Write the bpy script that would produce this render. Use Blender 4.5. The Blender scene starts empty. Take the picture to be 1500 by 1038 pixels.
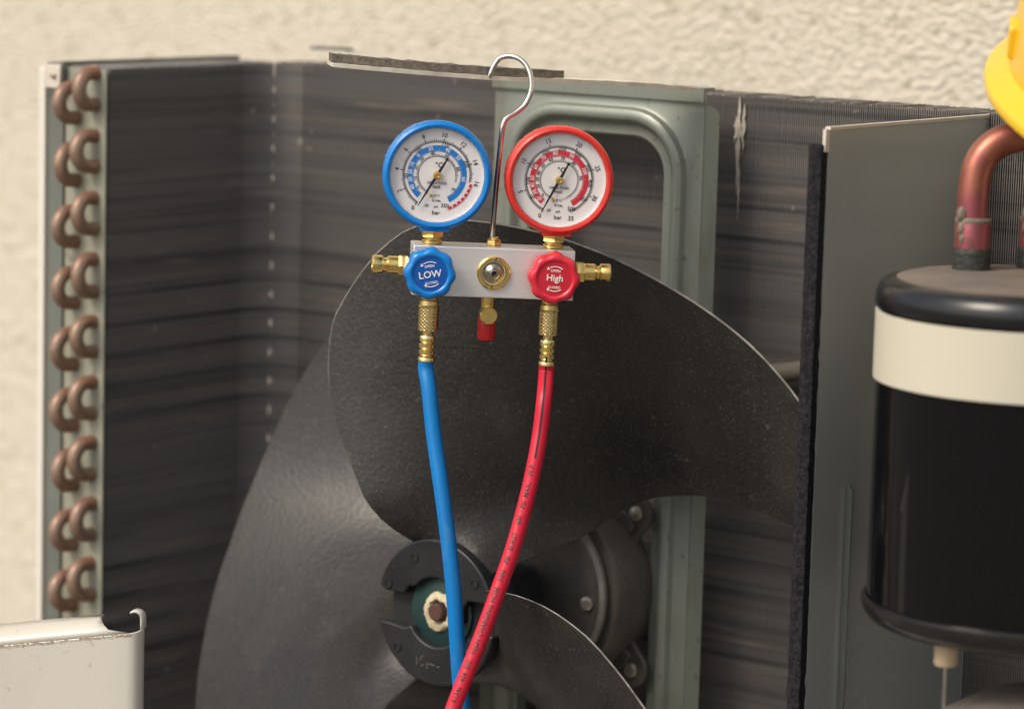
import bpy, bmesh, math, random
from math import pi, sin, cos, radians as rad
from mathutils import Vector, Matrix, noise
random.seed(7)
SC = bpy.context.scene
COL = SC.collection

# ------------------------------------------------------------------ camera
FPX = 4700.0                                   # focal length in pixels of a 1500 px wide picture
PITCH, ROLL, YAW = rad(8.2), rad(1.58), rad(37.0)
FW = Vector((-sin(YAW)*cos(PITCH), cos(YAW)*cos(PITCH), -sin(PITCH)))
_r = Vector((cos(YAW), sin(YAW), 0)); _u = _r.cross(FW)
RT = _r*cos(ROLL) + _u*sin(ROLL); UP = _u*cos(ROLL) - _r*sin(ROLL)
CAM = Vector((1.24256, -1.57462, 0.85686))
def P(x, y, d):                                # point seen at (x, y), d metres from the camera
    return CAM + (FW + RT*((x-750)/FPX) - UP*((y-519)/FPX))*d
cd = bpy.data.cameras.new('camera'); cam = bpy.data.objects.new('camera', cd); COL.objects.link(cam)
cam.matrix_world = Matrix(((RT.x, UP.x, -FW.x, CAM.x), (RT.y, UP.y, -FW.y, CAM.y), (RT.z, UP.z, -FW.z, CAM.z), (0,0,0,1)))
cd.sensor_width = 36; cd.lens = FPX/1500*36; cd.clip_start = .05; cd.clip_end = 200
cd.dof.use_dof = True; cd.dof.focus_distance = 1.955; cd.dof.aperture_fstop = 4.8; cd.dof.aperture_blades = 9
SC.camera = cam

# ------------------------------------------------------------------ sky, sun, exposure
SUN_EL, SUN_AZ = rad(46), rad(196)             # azimuth measured clockwise from +Y
W = bpy.data.worlds.new('World'); SC.world = W; W.use_nodes = True
nt = W.node_tree; nt.nodes.clear()
sky = nt.nodes.new('ShaderNodeTexSky'); sky.sky_type = 'NISHITA'; sky.sun_disc = False
sky.sun_elevation = SUN_EL; sky.sun_rotation = SUN_AZ; sky.air_density = 1.0; sky.dust_density = 4.0; sky.ozone_density = 1.0
hs = nt.nodes.new('ShaderNodeHueSaturation'); hs.inputs['Saturation'].default_value = .58
bg = nt.nodes.new('ShaderNodeBackground'); bg.inputs['Strength'].default_value = .12
out = nt.nodes.new('ShaderNodeOutputWorld')
nt.links.new(sky.outputs[0], hs.inputs['Color']); nt.links.new(hs.outputs[0], bg.inputs[0]); nt.links.new(bg.outputs[0], out.inputs[0])
sl = bpy.data.lights.new('sun', 'SUN'); sl.energy = 1.5; sl.angle = rad(22); sl.color = (1, .88, .70)
so = bpy.data.objects.new('sun', sl); COL.objects.link(so)
sd = Vector((sin(SUN_AZ)*cos(SUN_EL), cos(SUN_AZ)*cos(SUN_EL), sin(SUN_EL)))
so.rotation_euler = sd.to_track_quat('Z', 'Y').to_euler(); so.location = (0, -3, 4)
SC.view_settings.view_transform = 'Standard'; SC.view_settings.look = 'None'
SC.view_settings.gamma = 1; SC.view_settings.exposure = 0.5; SC.view_settings.use_curve_mapping = False
SC.render.engine = 'CYCLES'
SC.cycles.use_denoising = True; SC.cycles.max_bounces = 10; SC.cycles.transparent_max_bounces = 12

# ------------------------------------------------------------------ materials
def mat(name, col, rough=.5, metal=0.0, spec=.5, var=0.0, vscale=40, vcol=None, stretch=(1,1,1), bump=0.0, bscale=200, coat=0.0, rvar=0.0, detail=6):
    m = bpy.data.materials.new(name); m.use_nodes = True
    n = m.node_tree.nodes; l = m.node_tree.links; b = n['Principled BSDF']
    b.inputs['Base Color'].default_value = (*col, 1); b.inputs['Roughness'].default_value = rough
    b.inputs['Metallic'].default_value = metal; b.inputs['Specular IOR Level'].default_value = spec
    b.inputs['Coat Weight'].default_value = coat
    if var or bump or rvar:
        tc = n.new('ShaderNodeTexCoord'); mp = n.new('ShaderNodeMapping'); mp.inputs['Scale'].default_value = stretch
        l.new(tc.outputs['Object'], mp.inputs['Vector'])
    if var or rvar:
        nz = n.new('ShaderNodeTexNoise'); nz.inputs['Scale'].default_value = vscale; nz.inputs['Detail'].default_value = detail; nz.inputs['Roughness'].default_value = .62
        l.new(mp.outputs[0], nz.inputs['Vector'])
        rp = n.new('ShaderNodeMapRange'); rp.inputs['From Min'].default_value = .36; rp.inputs['From Max'].default_value = .68
        l.new(nz.outputs['Fac'], rp.inputs['Value'])
        if var:
            mx = n.new('ShaderNodeMix'); mx.data_type = 'RGBA'
            mx.inputs[6].default_value = (*col, 1); mx.inputs[7].default_value = (*(vcol or tuple(c*.5 for c in col)), 1)
            ml = n.new('ShaderNodeMath'); ml.operation = 'MULTIPLY'; ml.inputs[1].default_value = var
            l.new(rp.outputs[0], ml.inputs[0]); l.new(ml.outputs[0], mx.inputs[0]); l.new(mx.outputs[2], b.inputs['Base Color'])
        if rvar:
            mr = n.new('ShaderNodeMapRange'); mr.inputs['To Min'].default_value = max(.03, rough-rvar); mr.inputs['To Max'].default_value = min(1, rough+rvar)
            l.new(rp.outputs[0], mr.inputs['Value']); l.new(mr.outputs[0], b.inputs['Roughness'])
    if bump:
        nb = n.new('ShaderNodeTexNoise'); nb.inputs['Scale'].default_value = bscale; nb.inputs['Detail'].default_value = 5
        l.new(mp.outputs[0], nb.inputs['Vector'])
        bp = n.new('ShaderNodeBump'); bp.inputs['Strength'].default_value = bump; bp.inputs['Distance'].default_value = .001
        l.new(nb.outputs['Fac'], bp.inputs['Height']); l.new(bp.outputs[0], b.inputs['Normal'])
    return m

def mixin(m, col, scale, lo, hi, amount, stretch=(1,1,1), kind='noise', detail=4):
    """lay a second, sparser colour (dust, specks, rust) over a material"""
    n = m.node_tree.nodes; l = m.node_tree.links; b = n['Principled BSDF']
    src = b.inputs['Base Color'].links[0].from_socket if b.inputs['Base Color'].is_linked else None
    tc = n.new('ShaderNodeTexCoord'); mp = n.new('ShaderNodeMapping'); mp.inputs['Scale'].default_value = stretch
    l.new(tc.outputs['Object'], mp.inputs['Vector'])
    t = n.new('ShaderNodeTexNoise'); t.inputs['Scale'].default_value = scale; t.inputs['Detail'].default_value = detail
    l.new(mp.outputs[0], t.inputs['Vector'])
    rp = n.new('ShaderNodeMapRange'); rp.inputs['From Min'].default_value = lo; rp.inputs['From Max'].default_value = hi; rp.inputs['To Max'].default_value = amount
    l.new(t.outputs['Fac'], rp.inputs['Value'])
    mx = n.new('ShaderNodeMix'); mx.data_type = 'RGBA'; mx.inputs[6].default_value = b.inputs['Base Color'].default_value
    if src: l.new(src, mx.inputs[6])
    mx.inputs[7].default_value = (*col, 1)
    l.new(rp.outputs[0], mx.inputs[0]); l.new(mx.outputs[2], b.inputs['Base Color'])
    return m

M = {}
M['stucco'] = mat('stucco', (.66,.585,.46), .95, spec=.2)
M['concrete'] = mat('concrete', (.19,.175,.155), 1, spec=0, var=.5, vscale=6, bump=.4, bscale=60)
M['fin'] = mat('fin_metal', (.155,.148,.142), .5, .0, var=.75, vscale=5.0, vcol=(.20,.185,.17), stretch=(.25,.25,9))
mixin(M['fin'], (.06,.058,.056), 3.2, .5, .66, .5, (.2,.2,14)); mixin(M['fin'], (.36,.30,.25), 14, .62, .76, .7, (.6,.6,6))
def fin_rows(m):
    n = m.node_tree.nodes; l = m.node_tree.links; b = n['Principled BSDF']; src = b.inputs['Base Color'].links[0].from_socket
    tc = n.new('ShaderNodeTexCoord')
    w = n.new('ShaderNodeTexWave'); w.wave_type = 'BANDS'; w.bands_direction = 'Z'; w.inputs['Scale'].default_value = 14.58; w.inputs['Distortion'].default_value = .22
    w.inputs['Detail'].default_value = 3; w.inputs['Detail Scale'].default_value = .35; l.new(tc.outputs['Object'], w.inputs['Vector'])
    mp = n.new('ShaderNodeMapping'); mp.inputs['Scale'].default_value = (1.2,1.2,3); l.new(tc.outputs['Object'], mp.inputs['Vector'])
    g = n.new('ShaderNodeTexNoise'); g.inputs['Scale'].default_value = 4; g.inputs['Detail'].default_value = 3; l.new(mp.outputs[0], g.inputs['Vector'])
    for lo, hi, col, a in ((.84,.99,(.030,.030,.030),.75),(.14,.01,(.26,.20,.165),.5)):
        r = n.new('ShaderNodeMapRange'); r.inputs['From Min'].default_value = lo; r.inputs['From Max'].default_value = hi; r.inputs['To Max'].default_value = a; l.new(w.outputs['Fac'], r.inputs['Value'])
        g2 = n.new('ShaderNodeMapRange'); g2.inputs['From Min'].default_value = .38; g2.inputs['From Max'].default_value = .66; l.new(g.outputs['Fac'], g2.inputs['Value'])
        mu = n.new('ShaderNodeMath'); mu.operation = 'MULTIPLY'; l.new(r.outputs[0], mu.inputs[0]); l.new(g2.outputs[0], mu.inputs[1])
        x = n.new('ShaderNodeMix'); x.data_type = 'RGBA'; l.new(mu.outputs[0], x.inputs[0]); l.new(src, x.inputs[6]); x.inputs[7].default_value = (*col, 1); src = x.outputs[2]
    l.new(src, b.inputs['Base Color'])
fin_rows(M['fin'])
mixin(M['fin'], (.24,.22,.20), 9, .54, .70, .45, (.3,.3,45)); mixin(M['fin'], (.045,.045,.045), 7, .54, .70, .45, (.25,.25,60)); mixin(M['fin'], (.62,.56,.48), 60, .70, .76, .7, (1,1,1))
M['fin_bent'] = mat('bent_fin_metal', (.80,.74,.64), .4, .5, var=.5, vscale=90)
M['tube'] = mat('copper_tube_dull', (.20,.12,.085), .5, .3)
M['bend'] = mat('patinated_copper', (.27,.145,.095), .40, .3, var=.8, vscale=32, vcol=(.23,.105,.07), bump=.25, bscale=500)
mixin(M['bend'], (.12,.14,.10), 45, .60, .70, .6); mixin(M['bend'], (.30,.24,.175), 22, .5, .68, .6)
M['zinc'] = mat('zinc_sheet_green', (.40,.41,.33), .48, .35, var=.6, vscale=14, vcol=(.30,.29,.21), stretch=(1,1,.3), bump=.1, bscale=120)
mixin(M['zinc'], (.16,.10,.06), 70, .64, .74, .6); mixin(M['zinc'], (.22,.19,.13), 25, .58, .72, .5, (1,1,.25))
M['zinc_dark'] = mat('zinc_post', (.20,.215,.19), .5, .4, var=.6, vscale=25, vcol=(.11,.115,.10), stretch=(1,1,.3))
M['zinc_top'] = mat('zinc_tab', (.70,.63,.54), .5, .3, var=.3, vscale=60)
M['bracket'] = mat('bracket_galvanised', (.25,.272,.235), .42, .4, var=.6, vscale=10, vcol=(.20,.215,.175), stretch=(1,1,.4), rvar=.1)
mixin(M['bracket'], (.16,.14,.10), 34, .54, .72, .55, (1,1,.5)); mixin(M['bracket'], (.10,.085,.06), 190, .64, .72, .6)
M['white'] = mat('white_enamel', (.58,.555,.485), .38, spec=.5, var=.35, vscale=5, vcol=(.57,.54,.46), coat=.15)
mixin(M['white'], (.34,.28,.2), 120, .68, .74, .5); mixin(M['white'], (.42,.37,.28), 10, .58, .74, .35, (1,1,.35))
M['whiteline'] = mat('white_casing', (.68,.65,.57), .5)
M['dirt'] = mat('dirt_line', (.33,.27,.18), .95, var=.7, vscale=160, vcol=(.6,.55,.44), bump=.8, bscale=500)
M['partition'] = mat('partition_sheet', (.70,.735,.69), .26, .6, var=.45, vscale=4, vcol=(.60,.64,.61), rvar=.05, stretch=(1,1,.3))
M['foam_black'] = mat('foam_black', (.011,.011,.014), 1, spec=.1, var=.9, vscale=420, vcol=(.04,.037,.042), bump=1, bscale=700)
M['foam_grey'] = mat('foam_grey', (.12,.105,.09), 1, spec=.1, var=.8, vscale=300, vcol=(.24,.215,.18), bump=1, bscale=900)
M['strip'] = mat('bare_strip', (.74,.69,.57), .5, .1, var=.7, vscale=60, vcol=(.36,.32,.24), stretch=(1,1,1))
M['blade'] = mat('fan_plastic', (.017,.0162,.0152), .44, spec=.42, var=.5, vscale=9, vcol=(.034,.030,.026), bump=.35, bscale=330, rvar=.12)
mixin(M['blade'], (.13,.108,.085), 820, .56, .74, .48, (1,1,1), detail=2); mixin(M['blade'], (.06,.054,.046), 26, .52, .74, .3); mixin(M['blade'], (.16,.135,.105), 210, .66, .74, .3)
M['blade_edge'] = mat('fan_worn_lit_edge', (.34,.32,.29), .7, var=.9, vscale=90, vcol=(.09,.085,.075))  # worn edge; the bright edge highlight is also put into this colour
M['hub'] = mat('hub_plastic', (.016,.0165,.019), .36, spec=.4, var=.5, vscale=30, vcol=(.028,.028,.028), rvar=.1)
mixin(M['hub'], (.2,.18,.15), 300, .66, .76, .4)
M['hub_dark'] = mat('hub_recess', (.018,.018,.019), .6)
M['teal'] = mat('teal_paint', (.007,.038,.036), .5, var=.6, vscale=60, vcol=(.012,.03,.03), bump=.3, bscale=300)
M['cream'] = mat('cream_paint', (.60,.53,.36), .7, var=.7, vscale=140, vcol=(.30,.24,.13), bump=.6, bscale=500)
M['rust'] = mat('rusty_shaft', (.075,.035,.026), .75, .2, var=.6, vscale=200, vcol=(.13,.06,.035), bump=.5, bscale=600)
M['motor'] = mat('motor_shell', (.065,.060,.053), .5, .25, var=.8, vscale=22, vcol=(.13,.11,.088), bump=.25, bscale=260)
mixin(M['motor'], (.22,.18,.13), 240, .62, .72, .5); mixin(M['motor'], (.16,.085,.045), 16, .58, .7, .5)
M['motor_rim'] = mat('motor_rim', (.24,.22,.185), .6, .2, var=.6, vscale=90, vcol=(.08,.07,.06))
M['screw'] = mat('screw_zinc', (.45,.42,.34), .4, .7, var=.6, vscale=300, vcol=(.22,.18,.12))
M['black'] = mat('black', (.01,.01,.01), .6)
M['alu'] = mat('brushed_aluminium', (.84,.815,.80), .34, .6, var=.35, vscale=30, vcol=(.70,.68,.66), stretch=(.08,1,12), bump=.08, bscale=300)
M['brass'] = mat('brass', (.90,.66,.23), .30, 1.0, var=.3, vscale=120, vcol=(.72,.48,.14), rvar=.08)
M['brass_pale'] = mat('brass_pale', (.94,.74,.34), .26, 1.0, var=.3, vscale=90, vcol=(.62,.46,.2))
M['steel'] = mat('steel_rod', (.62,.58,.52), .12, 1.0)
M['steel_dark'] = mat('sight_steel', (.42,.40,.34), .3, .9, var=.4, vscale=200)
M['blue'] = mat('blue_plastic', (.0,.195,.60), .30, spec=.5, var=.22, vscale=70, rvar=.1, bump=.05, bscale=900, coat=.1)
M['blue_dark'] = mat('blue_label', (.0,.085,.40), .4)
M['blue_hose'] = mixin(mat('blue_hose', (.0,.175,.50), .42, spec=.4, var=.3, vscale=35, bump=.12, bscale=300, rvar=.1), (.10,.20,.34), 120, .60, .74, .35, (1,1,.3))
M['red'] = mat('red_plastic', (.66,.032,.022), .30, spec=.5, var=.22, vscale=70, rvar=.1, bump=.05, bscale=900, coat=.1)
M['red_knob'] = mat('red_knob', (.66,.022,.045), .32, spec=.5, var=.22, vscale=70, rvar=.1, bump=.05, bscale=900, coat=.1)
M['red_dark'] = mat('red_label', (.56,.013,.030), .42)
M['red_hose'] = mixin(mat('red_hose', (.60,.014,.040), .42, spec=.4, var=.25, vscale=35, bump=.12, bscale=300, rvar=.1), (.45,.10,.10), 120, .62, .74, .3, (1,1,.3))
M['red_cap'] = mat('red_cap', (.50,.012,.014), .3, coat=.2)
M['dial'] = mat('dial_white', (.82,.79,.78), .55)
M['lens_ring'] = mat('glint_ring', (.80,.79,.79), .12, .35)  # opaque pale ring; highlights of the clear lens edge put into its colour
M['ink'] = mat('black_ink', (.012,.012,.014), .5)
M['ink_white'] = mat('white_ink', (.80,.79,.76), .5)
M['band_blue'] = mat('dial_blue', (.0,.19,.60), .5)
M['band_red'] = mat('dial_red', (.62,.02,.045), .5)
M['tank'] = mat('tank_black', (.004,.0043,.005), .05, spec=.33)
M['rim'] = mat('rim_paint', (.010,.010,.011), .18, spec=.5, var=.5, vscale=40, vcol=(.028,.025,.023))
M['band'] = mat('tank_label', (.56,.525,.42), .42, var=.3, vscale=6, vcol=(.51,.47,.36), stretch=(1,1,.2))
M['cap'] = mat('tank_cap_plastic', (.010,.0105,.012), .24, spec=.45, var=.4, vscale=40)
M['cap_dust'] = mat('tank_cap_dust', (.17,.14,.115), .9, var=.6, vscale=28, vcol=(.09,.075,.062), bump=.3, bscale=300)
mixin(M['cap_dust'], (.06,.05,.045), 130, .66, .72, .8)
M['nozzle'] = mat('beige_plastic', (.50,.38,.24), .5)
M['dome'] = mat('dusty_dome', (.17,.145,.12), .8, var=.6, vscale=35, vcol=(.10,.085,.07), bump=.3, bscale=300)
M['copper'] = mat('copper_pipe', (.42,.155,.09), .40, .65, var=.9, vscale=26, vcol=(.20,.06,.055), rvar=.12)
mixin(M['copper'], (.30,.075,.105), 38, .50, .62, .75, (1,1,.6)); mixin(M['copper'], (.13,.075,.05), 90, .60, .72, .6)
M['solder'] = mat('solder', (.24,.20,.16), .7, .3, var=.7, vscale=200, vcol=(.10,.08,.06), bump=1, bscale=400)
M['tape'] = mat('black_tape', (.018,.018,.017), .6, var=.6, vscale=300, vcol=(.06,.06,.055), bump=1, bscale=350)
M['hat'] = mat('yellow_plastic', (.76,.47,.018), .28, spec=.5, coat=.15)
M['pipe'] = mat('dark_conduit', (.10,.085,.07), .7, var=.5, vscale=60, vcol=(.10,.085,.065))

def stucco_nodes():
    m = M['stucco']; n = m.node_tree.nodes; l = m.node_tree.links; b = n['Principled BSDF']
    tc = n.new('ShaderNodeTexCoord')
    a = n.new('ShaderNodeTexNoise'); a.inputs['Scale'].default_value = 170; a.inputs['Detail'].default_value = 5; a.inputs['Roughness'].default_value = .6
    l.new(tc.outputs['Object'], a.inputs['Vector'])
    c = n.new('ShaderNodeTexNoise'); c.inputs['Scale'].default_value = 2.5; c.inputs['Detail'].default_value = 3; l.new(tc.outputs['Object'], c.inputs['Vector'])
    bp = n.new('ShaderNodeBump'); bp.inputs['Strength'].default_value = .5; bp.inputs['Distance'].default_value = .002
    l.new(a.outputs['Fac'], bp.inputs['Height']); l.new(bp.outputs[0], b.inputs['Normal'])
    mx = n.new('ShaderNodeMix'); mx.data_type = 'RGBA'; mx.inputs[6].default_value = (.63,.58,.49,1); mx.inputs[7].default_value = (.56,.515,.425,1)
    l.new(c.outputs['Fac'], mx.inputs[0])
    g = n.new('ShaderNodeTexNoise'); g.inputs['Scale'].default_value = 105; g.inputs['Detail'].default_value = 4; l.new(tc.outputs['Object'], g.inputs['Vector'])
    rp = n.new('ShaderNodeMapRange'); rp.inputs['From Min'].default_value = .56; rp.inputs['From Max'].default_value = .70; rp.inputs['To Max'].default_value = .75
    l.new(g.outputs['Fac'], rp.inputs['Value'])
    m2 = n.new('ShaderNodeMix'); m2.data_type = 'RGBA'; l.new(rp.outputs[0], m2.inputs[0]); l.new(mx.outputs[2], m2.inputs[6]); m2.inputs[7].default_value = (.36,.335,.23,1)
    l.new(m2.outputs[2], b.inputs['Base Color'])
stucco_nodes()

def lens_mat():
    m = bpy.data.materials.new('clear_lens'); m.use_nodes = True; n = m.node_tree.nodes; l = m.node_tree.links; n.clear()
    o = n.new('ShaderNodeOutputMaterial'); t = n.new('ShaderNodeBsdfTransparent'); t.inputs[0].default_value = (.97,.97,.97,1)
    g = n.new('ShaderNodeBsdfGlossy'); g.inputs['Roughness'].default_value = .03
    lw = n.new('ShaderNodeLayerWeight'); p5 = n.new('ShaderNodeMath'); p5.operation = 'POWER'; p5.inputs[1].default_value = 4; l.new(lw.outputs['Facing'], p5.inputs[0])
    fr = n.new('ShaderNodeMath'); fr.operation = 'MULTIPLY_ADD'; fr.inputs[1].default_value = .6; fr.inputs[2].default_value = .04; l.new(p5.outputs[0], fr.inputs[0])
    mx = n.new('ShaderNodeMixShader'); l.new(fr.outputs[0], mx.inputs[0]); l.new(t.outputs[0], mx.inputs[1]); l.new(g.outputs[0], mx.inputs[2]); l.new(mx.outputs[0], o.inputs[0])
    return m
M['lens'] = lens_mat()

# ------------------------------------------------------------------ mesh helpers
TEXT = {}
def text_mesh(s):
    """flat outline of a word, 1 unit tall letters, centred in x: (verts, faces, width)"""
    if s not in TEXT:
        cu = bpy.data.curves.new('t', 'FONT'); cu.body = s; cu.size = 1; cu.resolution_u = 2; cu.offset = .014
        o = bpy.data.objects.new('t', cu); COL.objects.link(o)
        dg = bpy.context.evaluated_depsgraph_get(); dg.update()
        me = bpy.data.meshes.new_from_object(o.evaluated_get(dg))
        v = [Vector(p.co) for p in me.vertices]; f = [tuple(p.vertices) for p in me.polygons]
        bpy.data.objects.remove(o); bpy.data.curves.remove(cu); bpy.data.meshes.remove(me)
        x0 = min(p.x for p in v); x1 = max(p.x for p in v); y0 = min(p.y for p in v); y1 = max(p.y for p in v)
        k = 1/max(.5, y1-y0)
        v = [((p.x-(x0+x1)/2)*k, (p.y-(y0+y1)/2)*k) for p in v]
        TEXT[s] = (v, f, (x1-x0)*k)
    return TEXT[s]

class MB:
    def __init__(s): s.v = []; s.f = []; s.m = []; s.s = []
    def add(s, v, f, mi=0, smooth=False):
        b = len(s.v); s.v += [tuple(p) for p in v]
        for q in f: s.f.append(tuple(i+b for i in q)); s.m.append(mi); s.s.append(smooth)
        return s
    def box(s, x0, x1, y0, y1, z0, z1, mi=0):
        v = [(x,y,z) for z in (z0,z1) for y in (y0,y1) for x in (x0,x1)]
        return s.add(v, [(0,2,3,1),(4,5,7,6),(0,1,5,4),(2,6,7,3),(0,4,6,2),(1,3,7,5)], mi)
    def obox(s, o, a, b, c, mi=0):              # corner + three edge vectors
        o, a, b, c = map(Vector, (o,a,b,c)); v = [o+a*i+b*j+c*k for k in (0,1) for j in (0,1) for i in (0,1)]
        return s.add(v, [(0,2,3,1),(4,5,7,6),(0,1,5,4),(2,6,7,3),(0,4,6,2),(1,3,7,5)], mi)
    def tube(s, pts, r, n=16, mi=0, cap=True, smooth=True):
        pts = [Vector(p) for p in pts]; rr = r if isinstance(r, (list,tuple)) else [r]*len(pts)
        v = []; f = []; N = None
        for i, p in enumerate(pts):
            t = (pts[min(i+1,len(pts)-1)] - pts[max(i-1,0)]).normalized()
            if N is None: N = t.cross(Vector((0,0,1)) if abs(t.z) < .9 else Vector((1,0,0))).normalized()
            N = (N - t*N.dot(t)).normalized(); B = t.cross(N)
            v += [p + (N*cos(2*pi*k/n) + B*sin(2*pi*k/n))*rr[i] for k in range(n)]
        for i in range(len(pts)-1):
            for k in range(n): a = i*n+k; b = i*n+(k+1)%n; f.append((a,b,b+n,a+n))
        s.add(v, f, mi, smooth)
        if cap:
            e = (len(pts)-1)*n
            s.add([v[k] for k in range(n)][::-1], [tuple(range(n))], mi); s.add([v[e+k] for k in range(n)], [tuple(range(n))], mi)
        return s
    def lathe(s, prof, o=(0,0,0), ax=(0,0,1), n=32, mi=0, smooth=True, mod=None, close=True):
        """prof: list of (radius, height along axis)"""
        o = Vector(o); a = Vector(ax).normalized(); N = a.cross(Vector((1,0,0)) if abs(a.x) < .9 else Vector((0,0,1))).normalized(); B = a.cross(N)
        v = []; f = []
        for j, (r, h) in enumerate(prof):
            for k in range(n):
                q = 2*pi*k/n; rad_ = r*(mod(q, j) if mod else 1); v.append(o + a*h + (N*cos(q)+B*sin(q))*rad_)
        for j in range(len(prof)-1):
            for k in range(n): p = j*n+k; q = j*n+(k+1)%n; f.append((p,q,q+n,p+n))
        s.add(v, f, mi, smooth)
        if close:
            s.add(v[:n][::-1], [tuple(range(n))], mi); s.add(v[-n:], [tuple(range(n))], mi)
        return s
    def prism(s, poly, o, u, w, d, mi=0, smooth=False):   # polygon in (u, w) pushed along d
        o, u, w, d = map(Vector, (o,u,w,d)); n = len(poly)
        a = [o+u*x+w*y for x,y in poly]; b = [p+d for p in a]
        s.add(a+b, [tuple(range(n))[::-1], tuple(range(n,2*n))], mi)
        return s.add(a+b, [(i,(i+1)%n,(i+1)%n+n,i+n) for i in range(n)], mi, smooth)
    def ring(s, r0, r1, a0, a1, o, u, w, n=48, mi=0):     # flat annulus sector, degrees
        o, u, w = map(Vector, (o,u,w)); v = []; f = []
        for i in range(n+1):
            q = rad(a0+(a1-a0)*i/n); d = u*cos(q)+w*sin(q); v += [o+d*r0, o+d*r1]
        for i in range(n): f.append((2*i,2*i+1,2*i+3,2*i+2))
        return s.add(v, f, mi)
    def text(s, t, h, o, u, w, mi=0, sx=1):
        v, f, wd = text_mesh(t); o, u, w = map(Vector, (o,u,w))
        return s.add([o+u*(x*h*sx)+w*(y*h) for x,y in v], f, mi)
    def build(s, name, mats, parent=None, fix=True):
        me = bpy.data.meshes.new(name); me.from_pydata(s.v, [], s.f)
        for m in (mats if isinstance(mats, (list,tuple)) else [mats]): me.materials.append(M[m])
        me.polygons.foreach_set('material_index', s.m); me.polygons.foreach_set('use_smooth', s.s); me.update()
        if fix:
            bm = bmesh.new(); bm.from_mesh(me); bmesh.ops.remove_doubles(bm, verts=bm.verts, dist=1e-6); bmesh.ops.recalc_face_normals(bm, faces=bm.faces); bm.to_mesh(me); bm.free()
        me.set_sharp_from_angle(angle=rad(38))
        o = bpy.data.objects.new(name, me); COL.objects.link(o)
        if parent: o.parent = parent
        return o
def tag(o, label=None, cat=None, group=None, kind=None):
    for k, v in (('label',label),('category',cat),('group',group),('kind',kind)):
        if v: o[k] = v
    return o
def empty(name, loc=(0,0,0)):
    o = bpy.data.objects.new(name, None); COL.objects.link(o); o.location = loc; o.empty_display_size = .05; return o
def bevel(o, w, seg=2, ang=35):
    b = o.modifiers.new('bevel', 'BEVEL'); b.width = w; b.segments = seg; b.limit_method = 'ANGLE'; b.angle_limit = rad(ang); return o
def spline(pts, n=12):
    """Catmull-Rom through points"""
    pts = [Vector(p) for p in pts]; q = [pts[0]*2-pts[1]] + pts + [pts[-1]*2-pts[-2]]; r = []
    for i in range(1, len(q)-2):
        a,b,c,d = q[i-1:i+3]
        for k in range(n):
            t = k/n; r.append(.5*((2*b)+(c-a)*t+(2*a-5*b+4*c-d)*t*t+(3*b-a-3*c+d)*t**3))
    return r+[pts[-1]]
def lerp(x, xs, ys):
    if x <= xs[0]: return ys[0]
    for i in range(len(xs)-1):
        if x <= xs[i+1]: return ys[i]+(ys[i+1]-ys[i])*(x-xs[i])/(xs[i+1]-xs[i])
    return ys[-1]
X, Y, Z = Vector((1,0,0)), Vector((0,1,0)), Vector((0,0,1))

# ------------------------------------------------------------------ the setting
b = MB(); N = 24
for i in range(N+1):
    for j in range(N+1):
        x = -12+24*i/N; y = -16+24*j/N; b.v.append((x, y, 0.0))
for i in range(N):
    for j in range(N): a = i*(N+1)+j; b.f.append((a,a+N+1,a+N+2,a+1)); b.m.append(0); b.s.append(False)
tag(b.build('ground', 'concrete'), kind='structure')

# stucco wall behind the unit: lumpy render as real relief where it can be seen, plain further out
WALL_Y = .55
def wall_grid(b, x0, x1, z0, z1, st, amp):
    nx = int((x1-x0)/st); nz = int((z1-z0)/st); v = []; f = []
    for j in range(nz+1):
        for i in range(nx+1):
            x = x0+(x1-x0)*i/nx; z = z0+(z1-z0)*j/nz
            h = 0
            if amp:
                q = Vector((x*165, 3.1, z*270)); h = noise.noise(q) + .8*noise.noise(q*2.1)
                h = max(-.35, min(.5, h*1.3))
            v.append((x, WALL_Y - amp*h, z))
    for j in range(nz):
        for i in range(nx): a = j*(nx+1)+i; f.append((a,a+1,a+nx+2,a+nx+1))
    b.add(v, f, 0, True)
b = MB(); wall_grid(b, -1.25, .9, .64, .86, .0018, .0019); wall_grid(b, -1.25, -.75, .10, .64, .0045, .0024)
wall_grid(b, -.75, .9, .0, .64, .02, 0); wall_grid(b, -1.25, -.75, 0, .10, .02, 0)
b.add([(-4,WALL_Y,0),(-1.25,WALL_Y,0),(-1.25,WALL_Y,2.7),(-4,WALL_Y,2.7)], [(0,1,2,3)])
b.add([(.9,WALL_Y,0),(5,WALL_Y,0),(5,WALL_Y,2.7),(.9,WALL_Y,2.7)], [(0,1,2,3)])
b.add([(-1.25,WALL_Y,.86),(.9,WALL_Y,.86),(.9,WALL_Y,2.7),(-1.25,WALL_Y,2.7)], [(0,1,2,3)])
b.add([(-4,WALL_Y+.2,0),(5,WALL_Y+.2,0),(5,WALL_Y+.2,2.7),(-4,WALL_Y+.2,2.7),(-4,WALL_Y,2.7),(5,WALL_Y,2.7)], [(0,1,2,3),(3,2,5,4)])
wl = b.build('house_wall', 'stucco'); tag(wl, 'cream rough stucco house wall behind the opened air conditioner', 'wall')

# ------------------------------------------------------------------ the opened outdoor unit
AC = empty('air_conditioner', (0,0,0))
tag(AC, 'opened outdoor air conditioner with black three bladed fan and dusty finned coil', 'air conditioner')
TOP = .73

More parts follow.
